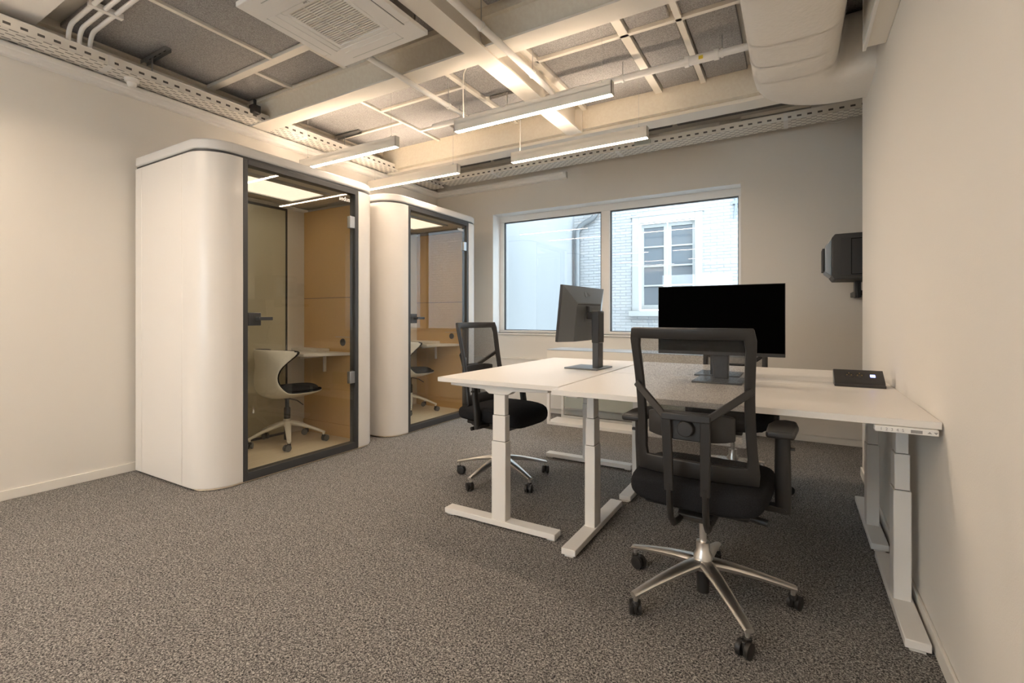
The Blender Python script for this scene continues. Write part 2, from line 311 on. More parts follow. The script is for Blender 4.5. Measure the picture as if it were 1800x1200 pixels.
# ------------------------------------------------------------------ cable trays and trunking along left and back walls
def tray(name, label, L, loc, rz):
    """local: x along, y 0 (wall edge) .. .22 (outer edge), z 0 floor"""
    t = thing(name, label, 'cable tray', loc, rz, 'cable trays round the ceiling edge')
    MB().box(0, L, 0, .20, 0, .002).build('tray_floor', 'trayb', t, flat=True)
    MB().box(0, L, .198, .201, 0, .066).build('tray_side', 'trays', t, flat=True)
    MB().box(0, L, -.001, .002, 0, .066).build('tray_side', 'trays', t, flat=True)
    MB().box(0, L, .190, .203, .064, .068).box(0, L, -.003, .008, .064, .068).build('tray_lip', 'white', t)
    x = .55
    while x < L: MB().box(x, x + .035, -.003, .2045, -.003, -.0005).box(x, x + .035, .2015, .2045, -.0005, .063).build('joint_plate', 'white', t); x += 1.5
    return t
tray('cable_tray', 'white perforated cable tray running along the top of the left wall', 6.6, (XL + .03, 5.0, 2.82), -pi / 2)
tray('cable_tray', 'white perforated cable tray running above the window wall', 4.35, (.50, 4.975, 2.82), pi)
def trunk(name, label, pts):
    prof = [(0, 0), (.045, .0), (.058, .008), (.062, .02), (.062, .034), (.070, .042), (.070, .060), (.062, .072), (0, .078)]
    m = MB(); secs = []
    for (x, y, sx, sy) in pts: secs.append([(x + sx * (u + .001), y + sy * (u + .001), 2.735 + z) for u, z in prof])
    m.loft(secs); o = m.build(name, 'white', ang=20); return tag(o, label, 'trunking')
trunk('pipe_trunking', 'white moulded trunking under the tray, turning the corner to the window wall', [(XL, YN, 1, 0), (XL, YB, 1, -1), (-2.30, YB, 0, -1), (-2.27, YB, 0, -.8)])
t = thing('presence_sensor', 'small round white sensor clipped under the left wall tray', 'sensor', (XL + .14, 1.585, 2.79))
MB().lathe([(.0, -.035), (.018, -.032), (.028, -.02), (.03, 0), (.042, .005), (.045, .028)]).build('sensor_body', 'white', t)
t = thing('junction_box', 'black junction box behind the left tray at the beam', 'junction box', (-3.955, 2.425, 2.885))
MB().box(-.035, .035, -.035, .035, -.03, .04).build('box_body', 'black', t, bevel=.008)
MB().lathe([(.012, .0), (.012, .06)], (0, 0, .03)).build('cable_gland', 'black', t)
def strut(loc, label, L=.36):
    t = thing('strut_rail', label, 'mounting rail', loc, 0, 'slotted rails holding the left tray')
    m = MB().box(0, L, -.02, .02, .025, .028).box(0, L, -.02, -.018, 0, .028).box(0, L, .018, .02, 0, .028); m.build('rail', 'alu', t)
    for i in range(4): B(L - .05 - i * .07 - .03, L - .05 - i * .07, -.009, .009, .0235, .0255).build('rail_slot', 'black', t)
    MB().tube([(.13, 0, -.16), (.13, 0, .03)], .005).build('threaded_rod', 'alu', t)
strut((XL + .06, 1.69, 2.985), 'galvanised slotted rail above the left tray, nearer the cable drop')
strut((XL + .06, 3.42, 2.985), 'galvanised slotted rail above the left tray, beyond the beam')
# conduits dropping to the tray
t = thing('conduit_bundle', 'three white conduits bending down into the left tray', 'conduit', (-4.0, 1.22, 2.88))
for i, (dx, dy) in enumerate(((0, .0), (.0, .055), (.0, .11))):
    q = []
    for k in range(7):
        a = k / 6 * pi / 2; q.append((.08 - .08 * cos(a) + dx, dy, .03 + .08 * sin(a)))
    MB().tube([(dx, dy, -.05)] + q + [(1.1, dy - .02, .11)], .013).build('conduit', 'white', t)
for x in (.38, .80): B(x, x + .03, -.03, .14, .093, .127).build('pipe_clip', 'white', t)
# brackets above the back tray
t = thing('tray_bracket', 'pale angle brackets standing on the window wall tray', 'bracket', (-.3, 4.84, 2.83))
MB().box(-.85, -.30, -.03, .03, .07, .1).box(-.12, .42, -.03, .03, .085, .115).build('bracket', 'offwhite', t)
t = thing('wire_label', 'small grey ventilated plate hanging on the back tray side', 'plate', (-1.30, 4.76, 2.855))
MB().box(-.08, .08, 0, .012, -.018, .018).build('plate', 'bglass', t)
t = thing('loose_cable', 'thin white cable loop hanging below the tray end', 'cable', (.33, 4.9, 2.82))
MB().tube([(.09 * cos(a) - .02, 0, -.045 * sin(a)) for a in [pi * k / 12 for k in range(13)]], .003, 6).build('cable', 'white', t)

# ------------------------------------------------------------------ pipes
def pipe(name, label, pts, r, clamps=(), coup=None, m='white'):
    t = thing(name, label, 'pipe', pts[0]); o = Vector(pts[0]); P = [Vector(p) - o for p in pts]
    MB().tube(P, r, 18).build('pipe_run', m, t)
    for c in clamps:
        c = Vector(c) - o; d = (P[1] - P[0]).normalized()
        MB().tube([c - d * .008, c + d * .008], r + .005, 18).build('pipe_clamp', 'white', t)
        MB().tube([c + Vector((0, 0, r)), Vector((c.x, c.y, 3.04 - o.z))], .003, 8).build('hanger_rod', 'alu', t)
    if coup:
        a, b = Vector(coup[0]) - o, Vector(coup[1]) - o; d = (b - a).normalized()
        MB().tube([a, a + d * .03, a + d * .03, b - d * .03, b - d * .03, b], [r + .012, r + .012, r + .007, r + .007, r + .012, r + .012], 18).build('coupling', 'white', t)
        c = (a + b) / 2; MB().box(c.x - .014, c.x + .014, c.y - r - .009, c.y - r - .003, c.z - .018, c.z + .004).build('valve_label', 'yellow', t)
    return t
pipe('drain_pipe', 'white pipe crossing the right ceiling bay into the wrapped duct', [(-2.9, 3.50, 2.90), (-.236, 3.50, 2.90)], .024, [(-2.1, 3.5, 2.9), (-1.1, 3.5, 2.9), (-.42, 3.5, 2.9), (-2.6, 3.5, 2.9)], [(-.66, 3.5, 2.9), (-.44, 3.5, 2.9)])
pipe('sprinkler_pipe', 'white pipe running beside the long steel beam', [(-1.555, -1.5, 2.80), (-1.555, 3.25, 2.80)], .022, [(-1.555, 2.30, 2.80), (-1.555, 2.93, 2.80)])
pipe('cassette_pipe', 'white pipe from the air conditioner past the cross beam', [(-2.335, 2.17, 2.778), (-2.335, 3.30, 2.778)], .019, [(-2.335, 3.0, 2.778)], m='white')

# ------------------------------------------------------------------ air conditioner cassette
t = thing('air_conditioner', 'white square ceiling cassette air conditioner with a slatted centre grille', 'air conditioner', (-2.17, 1.793, 2.75))
h = .352
def frame2(m, a0, a1, z0, z1):
    m.box(-a1, a1, -a1, -a0, z0, z1).box(-a1, a1, a0, a1, z0, z1).box(-a1, -a0, -a0, a0, z0, z1).box(a0, a1, -a0, a0, z0, z1); return m
m = MB(); frame2(m, .20, h, 0, .028); m.box(-.2, .2, -.2, .2, .02, .028); m.build('fascia', 'white', t, bevel=.006)
B(-.30, .30, -.30, .30, .028, .27).build('casing', 'alu', t, bevel=.01)
m = MB(); frame2(m, .172, .198, .002, .02); m.build('grille_frame', 'white', t, bevel=.002)
m = MB()
for i in range(22): y = -.165 + i * .0157; m.box(-.172, .172, y - .0045, y + .0045, .006, .014)
for x in (-.06, .06): m.box(x - .002, x + .002, -.172, .172, .004, .016)
m.build('intake_grille', 'offwhite', t)
B(-.2, .2, -.2, .2, .015, .02).build('grille_backing', 'dark', t)
for a in range(4):
    Mr = Matrix.Rotation(a * pi / 2, 4, 'Z')
    MB().box(-.205, .205, .238, .298, -.003, .001, Mr).build('louvre', 'white', t, bevel=.0015)
    MB().box(-.21, .21, .300, .3035, -.0012, .001, Mr).build('air_slot', 'dark' if a in (3,) else 'bglass', t)
text_obj('Low', .024, Matrix.Translation((.0, -.19, -.0004)) @ Matrix.Rotation(pi, 4, 'X') @ Matrix.Rotation(pi, 4, 'Z'), 'ink', t, 'brand_text', .0004)
for x, y in ((.3, .3), (.3, -.3), (-.3, .3)): MB().tube([(x, y, .03), (x, y, .29)], .005, 8).build('hanger_rod', 'alu', t)

# ------------------------------------------------------------------ wrapped duct with elbow into the right wall
t = thing('ventilation_duct', 'large white wrapped ventilation duct bending into the right wall', 'duct', (-.0, 3.0, 2.6))
def duct_sec(c, ax, wd, zb, zt, n=24):
    out = []
    for k in range(n):
        a = 2 * pi * k / n; e = .45
        u = (abs(cos(a)) ** e) * (1 if cos(a) >= 0 else -1) * wd / 2; v = (abs(sin(a)) ** e) * (1 if sin(a) >= 0 else -1) * (zt - zb) / 2
        out.append((c[0] + ax[0] * u, c[1] + ax[1] * u, (zb + zt) / 2 + v))
    return out
secs = []; x0, x1 = -.235, .225; xc = (x0 + x1) / 2; wd = x1 - x0; zb, zt = 2.585, 3.0
for y in (-1.5, 0, 1.2, 2.1, 2.6, 3.0, 3.25, 3.45): secs.append(duct_sec((xc, y), (1, 0), wd, zb, zt))
cx, cy = x1 + .06, 3.50
for k in range(1, 9):
    a = pi - k / 8 * pi / 2; rr = wd / 2 + .06
    secs.append(duct_sec((cx + rr * cos(a), cy + rr * sin(a)), (-cos(a), -sin(a)), wd + .08 * k / 8, zb + .005 * k / 8, zt))
secs.append(duct_sec((XR, cy + wd / 2 + .06), (0, -1), wd + .1, zb + .01, zt))
secs = [[(p[0] - 0, p[1] - 3.0, p[2] - 2.6) for p in q] for q in secs]
MB().loft(secs).build('duct_wrap', 'duct', t, ang=60)
for k, y in enumerate((1.5, 2.5, 2.95, 3.2, 3.42)):
    q = [[(p[0], p[1] - 3.0, p[2] - 2.6) for p in duct_sec((xc, y + dy), (1, 0), wd + .008, zb - .003, zt + .003)] for dy in (-.012, .012)]
    MB().loft(q, cap=False).build('wrap_seam', 'duct', t, ang=60)
# wall grille box
t = thing('wall_grille', 'white boxed wall vent with a slatted front high on the right wall', 'vent', (XR, 2.9, 2.57))
MB().box(-.085, 0, -.6, .28, 0, .40).build('vent_box', 'offwhite', t, bevel=.003)
m = MB().box(-.10, -.085, -.6, .30, -.01, .01).box(-.10, -.085, -.6, .30, .38, .41).box(-.10, -.085, .27, .30, .01, .38); m.build('vent_frame', 'white', t, bevel=.002)
m = MB()
for i in range(28): y = -.58 + i * .031; m.prism([(-.098, y), (-.086, y + .012), (-.084, y + .012), (-.096, y)], 'z', .012, .38)
m.build('vent_slat', 'offwhite', t)

# ------------------------------------------------------------------ pendant lights
def pendant(loc, label, L=1.2, group='linear pendant lights', cable=None):
    t = thing('pendant_light', label, 'pendant light', loc, 0, group)
    w_, h_ = .048, .085
    m = MB().box(0, L, -w_ / 2, -w_ / 2 + .003, 0, h_).box(0, L, w_ / 2 - .003, w_ / 2, 0, h_).box(0, L, -w_ / 2, w_ / 2, h_ - .03, h_ - .027).box(0, .004, -w_ / 2, w_ / 2, 0, h_).box(L - .004, L, -w_ / 2, w_ / 2, 0, h_)
    m.build('lamp_housing', 'offwhite', t)
    B(.004, L - .004, -w_ / 2 + .003, w_ / 2 - .003, .002, .010).build('diffuser', 'lamp', t, flat=True)
    B(.004, L - .004, -w_ / 2 + .003, w_ / 2 - .003, h_ - .027, h_ - .024).build('upward_fill', 'upfill', t, flat=True)  # unseen from below, added to throw light on the ceiling
    for x in (.09, L - .07):
        MB().tube([(x, 0, h_), (x, 0, 3.02 - loc[2])], .0012, 6).build('suspension_wire', 'alu', t)
        MB().lathe([(.006, h_), (.006, h_ + .014), (.002, h_ + .02)], (x, 0, 0), 10).build('wire_grip', 'alu', t)
    if cable:
        MB().tube(cable, .004, 8).build('power_cable', 'offwhite', t)
    return t
ZL = 2.495
yA, yC = 2.775 * 1.034, 3.57 * 1.034
pendant((-2.165, yA, ZL), 'white linear pendant, largest and nearest, right of the two in the front row', cable=[(.07, 0, .085), (.065, 0, .3), (.07, .0, .42), (.11, .0, .475), (.16, .0, .50)])
pendant((-2.165, yC, ZL), 'white linear pendant over the desks, right of the two in the row near the window', cable=[(.08, 0, .085), (.08, .01, .5)])
pendant((-3.95, yA, ZL), 'white linear pendant above the first booth door, left one of the front row', cable=None)
pendant((-3.95, yC, ZL), 'white linear pendant between the two booths, left one of the window row', cable=None)
for y in (-2.1, -1.2, .45):  # unseen pendants, added as ambient fill for the room
    for x in (-3.85, -2.165):
        pendant((x, y, ZL), 'unseen linear pendant added behind the camera to light the room', group='unseen pendants added as fill light')

# ------------------------------------------------------------------ phone booths
def arc(cx, cy, r, a0, a1, n=12): return [(cx + r * cos(a0 + (a1 - a0) * k / n), cy + r * sin(a0 + (a1 - a0) * k / n)) for k in range(n + 1)]
def booth(y0, label, txt):
    """local: origin at back/left floor corner (x 0 = wall side, +x front, y along)"""
    D, Wd, H, rc = .935, 1.49, 2.29, .20
    t = thing('phone_booth', label, 'phone booth', (-4.15, y0, 0), 0, 'white phone booths along the left wall')
    zb, zt = .015, 2.205; th = .05; oy0, oy1 = .25, 1.25
    def shell(pts, name='corner_panel', m='booth'):
        n = len(pts); inner = []
        for i, p in enumerate(pts):
            a = Vector(pts[max(i - 1, 0)]); b = Vector(pts[min(i + 1, n - 1)]); d = (b - a).normalized(); inner.append((p[0] - d.y * th, p[1] + d.x * th))
        MB().prism(pts + inner[::-1], 'z', zb, zt).build(name, m, t, bevel=.003)
    shell([(.006, 0), (.10, 0)], 'side_panel'); shell([(.103, 0), (.66, 0)], 'side_panel')
    shell([(.663, 0)] + arc(D - rc, rc, rc, -pi / 2, 0) + [(D, oy0)])
    shell([(D, oy1)] + arc(D - rc, Wd - rc, rc, 0, pi / 2) + [(.663, Wd)]); shell([(.66, Wd), (.006, Wd)], 'side_panel')
    out = [(0, 0)] + arc(D - rc, rc, rc, -pi / 2, 0, 16) + arc(D - rc, Wd - rc, rc, 0, pi / 2, 16) + [(0, Wd)]
    ins = [((x if x == 0 else x - .012), y) for x, y in out]; ins = [(x, min(max(y, .012), Wd - .012)) for x, y in ins]
    MB().prism(ins, 'z', 2.205, 2.222).build('shadow_gap', 'dark', t)
    MB().prism(out, 'z', 2.222, H).build('lid', 'lid', t, bevel=.014, seg=4)
    MB().prism(ins, 'z', 2.185, 2.203).build('inner_ceiling', 'boothin', t)
    m = MB(); m.box(.2, .72, .3, .34, 2.168, 2.184).box(.2, .72, 1.1, 1.14, 2.168, 2.184).box(.2, .24, .34, 1.1, 2.168, 2.184).box(.68, .72, .34, 1.1, 2.168, 2.184); m.build('ceiling_frame', 'alu', t); B(.24, .68, .34, 1.1, 2.176, 2.1845).build('fill_panel', 'boothfill', t, flat=True)  # framed panel given an added glow to brighten the booth
    fl = [(x * .985 + .006, min(max(y, .02), Wd - .02)) for x, y in out]
    MB().prism(fl, 'z', .004, .04).build('booth_floor', 'bfloor', t)
    # front frame
    fx0, fx1 = D - .07, D - .002
    MB().box(fx0, fx1, oy0 + .002, oy0 + .034, .012, zt).box(fx0, fx1, oy1 - .034, oy1 - .002, .012, zt).box(fx0, fx1, oy0 + .034, oy1 - .034, 2.168, zt).box(fx0, fx1, oy0 + .034, oy1 - .034, .012, .068).build('door_frame', 'dark', t, bevel=.002)
    d = B(D - .03, D - .02, oy0 + .036, oy1 - .036, .072, 2.164).build('glass_door', 'glass', t, bevel=.001)
    for z in (.62, 1.93):
        MB().box(D - .045, D - .006, oy1 - .085, oy1 - .034, z - .05, z + .05).build('hinge', 'alu', d, bevel=.003)
    MB().box(D - .052, D - .004, oy0 + .038, oy0 + .13, 1.07, 1.16).build('lock_plate', 'dark', d, bevel=.004)
    MB().tube([(D - .004, oy0 + .095, 1.118), (D + .04, oy0 + .095, 1.118)], .012).box(D + .028, D + .046, oy0 + .085, oy0 + .185, 1.107, 1.130).build('door_handle', 'dark', d, bevel=.002)
    # interior
    B(.02, D - .07, Wd - .12, Wd - .052, .04, 2.14).build('felt_wall', 'ochre', t, bevel=.003)
    B(.02, D - .075, Wd - .1215, Wd - .1195, 1.305, 1.309).build('wall_seam', 'dark', t)
    B(.02, D - .25, .052, .12, .04, 2.14).build('felt_wall', 'boothin', t, bevel=.003)
    B(.02, .05, 1.19, Wd - .12, .04, 2.14).build('back_panel', 'booth', t, bevel=.002)
    B(.02, .05, .12, .16, .04, 2.14).build('back_panel', 'booth', t, bevel=.002)
    B(.03, .042, .16, 1.175, .06, 2.12).build('back_glass', 'tglass', t)
    MB().box(.02, .05, 1.175, 1.19, .04, 2.14).box(.02, .05, .16, 1.175, .04, .06).box(.02, .05, .16, 1.175, 2.12, 2.14).build('back_frame', 'dark', t)
    poly = [(.055, 1.03), (.50, 1.03), (.71, Wd - .122), (.055, Wd - .122)]
    MB().prism(poly, 'z', .785, .812).build('shelf_desk', 'desk', t, bevel=.003)
    MB().box(.06, .42, 1.22, Wd - .124, .812, .838).build('raised_shelf', 'desk', t, bevel=.003)
    MB().box(.36, .375, 1.10, Wd - .122, .76, .785).box(.36, .375, Wd - .15, Wd - .122, .62, .785).build('shelf_bracket', 'white', t, bevel=.002)
    MB().tube([(.60, Wd - .1225, .90), (.60, Wd - .128, .90)], .034, 24).build('socket_disc', 'dark', t)
    MB().box(.50, .80, Wd - .1235, Wd - .12, .945, .949).build('wall_seam', 'alu', t)
    B(.055, D - .07, Wd - .135, Wd - .12, .04, .15).build('inner_skirting', 'ochre', t)
    if txt:
        text_obj(txt, .050, Matrix.Translation((D - .0185, oy1 - .135, 2.112)) @ Matrix.Rotation(pi / 2, 4, 'Z') @ Matrix.Rotation(pi / 2, 4, 'X'), 'glasstext', t, 'door_lettering', .0003, True)
    for x, y in ((.06, .06), (.06, Wd - .06), (D - .12, .1), (D - .12, Wd - .1)): MB().lathe([(.02, 0), (.02, .016)], (x, y, 0), 12).build('levelling_foot', 'black', t)
    return t
booth(1.640, 'white rounded phone booth nearest the camera, glass door lettered sedus', 'sedus')
booth(1.640 + 1.615, 'white rounded phone booth farther back, beside the window wall', 'sedus')

# ------------------------------------------------------------------ castors and star bases
def star(t, n, r, phi, z_tip, z_hub, m, wheel='black', hub_r=.036, aw=(.034, .017), floor=0):
    mb = MB()
    for k in range(n):
        a = phi + k * 2 * pi / n; ca, sa = cos(a), sin(a); secs = []
        for s_ in [i / 8 for i in range(9)]:
            rr = .018 + s_ * (r - .006); wz = aw[0] * (1 - s_) + aw[1] * s_; top = z_hub + (z_tip - z_hub) * (s_ ** 1.35); th = .032 * (1 - s_) + .016 * s_
            q = []
            for (u, v) in ((-.8, 0), (-.45, .0), (.45, 0), (.8, 0), (1, -.45), (.75, -1), (-.75, -1), (-1, -.45)):
                zz = top + (0 if v == 0 else v * th) - (.004 if abs(u) == .8 and v == 0 else 0); q.append((ca * rr - sa * u * wz, sa * rr + ca * u * wz, zz))
            secs.append(q)
        mb.loft(secs)
    mb.build('star_base', m, t, ang=50); mb = MB()
    mb.lathe([(.0, z_hub - .045), (hub_r * .9, z_hub - .045), (hub_r, z_hub - .02), (hub_r, z_hub + .012), (hub_r * .72, z_hub + .03), (hub_r * .72, z_hub + .065), (.0, z_hub + .068)])
    mb.build('base_hub', m, t, ang=30)
    for k in range(n):
        a = phi + k * 2 * pi / n; Mx = Matrix.Translation((r * cos(a), r * sin(a), floor)) @ Matrix.Rotation(a + .9 + k * 1.1, 4, 'Z')
        c = MB().tube([(0, 0, .048), (0, 0, z_tip - floor - .004)], .0085, 12, Mx)
        c.build('castor_stem', m, t)
        w_ = MB()
        for s_ in (-1, 1):
            w_.tube([(.018, s_ * .006, .027), (.018, s_ * .012, .027), (.018, s_ * .021, .027), (.018, s_ * .0225, .027)], [.024, .027, .027, .02], 20, Mx)
        w_.build('castor', wheel, t, ang=40)
        MB().box(-.016, .030, -.006, .006, .022, .054, Mx).lathe([(.014, .040), (.014, .060)], n=12, M=Mx).build('castor_hood', 'black', t, bevel=.003)
# ------------------------------------------------------------------ black mesh office chair
def office_chair(loc, face, base_phi, label, seatz=.50):
    t = thing('office_chair', label, 'office chair', loc, face - pi / 2, 'black mesh office chairs at the desks')
    star(t, 5, .325, base_phi - (face - pi / 2), .094, .165, 'chrome')
    MB().lathe([(.0, .03), (.024, .03), (.025, .13), (0, .13)], n=20).build('lift_sleeve', 'black', t)
    MB().lathe([(.0, .22), (.014, .22), (.014, .345), (0, .345)], n=20).build('gas_lift', 'chrome', t)
    MB().prism([(-.12, .345), (.09, .345), (.13, .40), (-.10, .40), (-.15, .375)], 'x', -.065, .065).box(-.10, .10, -.06, .10, .385, .40).build('tilt_mechanism', 'black', t, bevel=.008)
    # seat
    secs = []; prof = [(-.212, .215, .462, .040), (-.200, .235, .468, .052), (-.10, .248, .472, .056), (.05, .252, .470, .058), (.17, .248, .468, .058), (.245, .225, .455, .052), (.275, .18, .435, .034)]
    for y, w_, zc, hh in prof:
        secs.append([(w_ * (abs(cos(a)) ** .42) * (1 if cos(a) >= 0 else -1), y, zc + hh * (abs(sin(a)) ** .55) * (1 if sin(a) >= 0 else -1) + .010 * (cos(a) ** 2)) for a in [2 * pi * k / 24 for k in range(24)]])
    MB().loft(secs).build('seat', 'blackfab', t, sub=1, ang=80)
    MB().box(-.19, .19, -.16, .19, .398, .425).build('seat_pan', 'black', t, bevel=.012)
    # back
    def P(x, s, off=0):      # s 0 bottom .. 1 top
        y = -.155 - .025 * s - .085 * s * s - .014 * sin(pi * s); z = .525 + .565 * s
        return Vector((x, y + .035 * (x / .22) ** 2 - off, z - off * .1))
    def hw(s): return .222 - .012 * sin(pi * min(1, s * 1.1)) - .003 * s
    ns = 14; mb = MB(); vs = []; fs = []
    s0, s1, wd_ = .115, .93, .033
    outer = [(-hw(s) * k_, s) for s, k_ in [(i / ns, 1) for i in range(ns + 1)]] ; nx = 10
    def loop(inset, sa, sb, rnd):
        L_ = []
        for i in range(ns + 1): s = sa + (sb - sa) * i / ns; L_.append((-(hw(s) - inset) + (rnd if i in (0, ns) else 0), s))
        for j in range(1, nx): L_.append((-(hw(sb) - inset) + 2 * (hw(sb) - inset) * j / nx, sb))
        for i in range(ns, -1, -1): s = sa + (sb - sa) * i / ns; L_.append(((hw(s) - inset) - (rnd if i in (0, ns) else 0), s))
        for j in range(nx - 1, 0, -1): L_.append((-(hw(sa) - inset) + 2 * (hw(sa) - inset) * j / nx, sa))
        return [P(*q) for q in L_]
    A_, B_ = loop(0, 0, 1, .007), loop(wd_, s0, s1, .006); n_ = len(A_)
    mb.add(A_ + B_, [(i, (i + 1) % n_, (i + 1) % n_ + n_, i + n_) for i in range(n_)])
    mb.build('back_frame', 'black', t, solid=.018, bevel=.004, ang=60)
    mb = MB(); rows = [[P(-(hw(s) - .03) + 2 * (hw(s) - .03) * j / nx, s, -.004) for j in range(nx + 1)] for s in [s0 - .02 + (s1 + .02 - s0 + .02) * i / ns for i in range(ns + 1)]]
    mb.loft(rows, closed=False, cap=False); mb.build('back_mesh', 'mesh', t, ang=80)
    # Y shaped support behind
    m = MB()
    def bar(a, b, w_=.026, d_=.016):
        a, b = Vector(a), Vector(b); dd = (b - a).normalized(); sx = dd.cross(Vector((0, 1, 0))).normalized() * w_ / 2; sy = dd.cross(sx).normalized() * d_ / 2
        m.loft([[p + sx + sy, p - sx + sy, p - sx - sy, p + sx - sy] for p in (a, b)])
    zc_ = .775
    for s_ in (-1, 1):
        bar(P(s_ * .205, .62, .012), (s_ * .075, -.285, zc_)); bar((s_ * .068, -.285, zc_ + .008), (s_ * .062, -.262, .50), .034)
    bar((-.085, -.285, zc_), (.085, -.285, zc_), .026)
    m.build('back_support', 'black', t, bevel=.004)
    m = MB()
    for s_ in (-1, 1):
        q = [(s_ * .062, -.262, .53), (s_ * .062, -.258, .46), (s_ * .062, -.245, .40), (s_ * .060, -.21, .365), (s_ * .055, -.16, .36), (s_ * .05, -.08, .375)]
        m.tube(q, .013, 10, rz=.9)
    m.build('support_hook', 'black', t)
    MB().prism([(-.05, .69), (.05, .69), (.05, .785), (-.05, .785)], 'y', -.272, -.258).build('lumbar_plate', 'black', t, bevel=.004)
    k = MB().tube([(0, -.272, .735), (0, -.296, .735)], [.030, .027], 24).build('lumbar_knob', 'black', t, bevel=.003)
    MB().loft([[(x, -.205 - .03 * (1 - (x / .15) ** 2), .735 + .052 * v * (1 - .2 * (abs(x) / .15) ** 4)) for x, v in ((xx, -1), (xx, 1))] for xx in [-.15 + .03 * i for i in range(11)]], closed=False, cap=False).build('lumbar_pad', 'black', t, solid=.02, bevel=.006)
    # arms
    for s_, w_ in ((-1, .252), (1, .280)):
        MB().tube([(s_ * w_, .02, .40), (s_ * w_, .015, .50), (s_ * w_, .0, .60), (s_ * w_, -.005, .70)], [.019, .020, .019, .018], 16, rz=1.4).build('arm_post', 'black', t, ang=50)
        MB().prism([(.0, .402), (s_ * w_, .402), (s_ * (w_ + .015), .41), (s_ * w_, .425), (0, .42)], 'y', -.005, .045).build('arm_bracket', 'black', t, bevel=.003)
        pl = [(-.045, -.12), (.045, -.12), (.05, .03), (.04, .11), (.0, .13), (-.035, .10), (-.05, .02)]
        MB().prism([(s_ * w_ + x, y) for x, y in pl], 'z', .702, .728).build('arm_pad', 'black', t, bevel=.009, seg=3)
        MB().box(s_ * (w_ + .02) - .005, s_ * (w_ + .02) + .02 * s_, -.005, .01, .64, .65).build('arm_button', 'black', t)
    MB().tube([(.05, -.03, .385), (.13, -.05, .388), (.24, -.07, .38)], [.008, .013, .013], 12).build('tilt_lever', 'black', t)
    return t
office_chair((-.318, 2.06, 0), R(87), R(16), 'black mesh office chair in the foreground, its back to the camera')
office_chair((-1.775, 2.88, 0), R(-6), R(47.6), 'black mesh office chair at the left desk, seat under the table')
office_chair((-.365, 3.60, 0), R(-88), R(-12), 'black mesh office chair behind the far desk, mostly hidden by the screens')

# ------------------------------------------------------------------ white shell chairs in the booths
def shell_chair(loc, face, phi, label):
    t = thing('shell_chair', label, 'chair', loc, face - pi / 2, 'white shell chairs inside the booths')
    star(t, 5, .30, phi - (face - pi / 2), .088, .19, 'armw', 'rubber', .03, (.03, .016))
    MB().lathe([(0, .03), (.026, .03), (.026, .30), (.02, .31), (.016, .31), (.016, .37), (.04, .40), (.07, .415), (0, .415)], n=20).build('gas_lift', 'black', t)
    MB().tube([(.03, .0, .385), (.12, .02, .375), (.19, .03, .345)], .005, 8).build('height_lever', 'black', t)
    prof = [(-.275, .825, .215, .25, -.02), (-.272, .79, .226, .25, -.01), (-.262, .74, .218, .18, 0), (-.248, .68, .192, .09, .0), (-.242, .62, .176, .055, .0), (-.246, .56, .18, .055, .0), (-.25, .50, .20, .08, .01), (-.225, .44, .22, .09, .03), (-.16, .405, .23, .05, .05), (-.05, .395, .23, 0, .055), (.08, .395, .225, 0, .05), (.18, .41, .20, 0, .035), (.245, .43, .15, 0, .015), (.27, .445, .09, 0, .005)]
    def surf(inset, off):
        rows = []
        for i, (y, z, w_, wy, wz) in enumerate(prof):
            a = Vector(prof[max(i - 1, 0)][:2]); b = Vector(prof[min(i + 1, len(prof) - 1)][:2]); d = (b - a).normalized(); nrm = Vector((-d.y, d.x)) * off
            rows.append([((w_ - inset) * u, y + nrm.x + wy * u * u, z + nrm.y + wz * u * u) for u in [-1 + 2 * j / 12 for j in range(13)]])
        return rows
    MB().loft(surf(0, 0), closed=False, cap=False).build('seat_shell', 'shell', t, solid=.012, sub=1, ang=80)
    MB().loft(surf(-.003, .011), closed=False, cap=False).build('upholstery', 'blackfab', t, solid=.014, sub=1, ang=80)
    c = [(-.19, .12, .465), (-.15, .19, .47), (-.04, .215, .47), (.09, .21, .468), (.19, .175, .468), (.25, .09, .465)]
    MB().loft([[(w_ * cos(a), y, z + .030 * sin(a)) for a in [2 * pi * k / 16 for k in range(16)]] for y, w_, z in c]).build('seat_cushion', 'blackfab', t, sub=1, ang=80)
    return t
shell_chair((-3.80, 2.62, .04), R(86), R(40), 'white shell swivel chair with black seat inside the nearer booth')
shell_chair((-3.86, 4.24, .04), R(84), R(25), 'white shell swivel chair with black seat inside the farther booth')

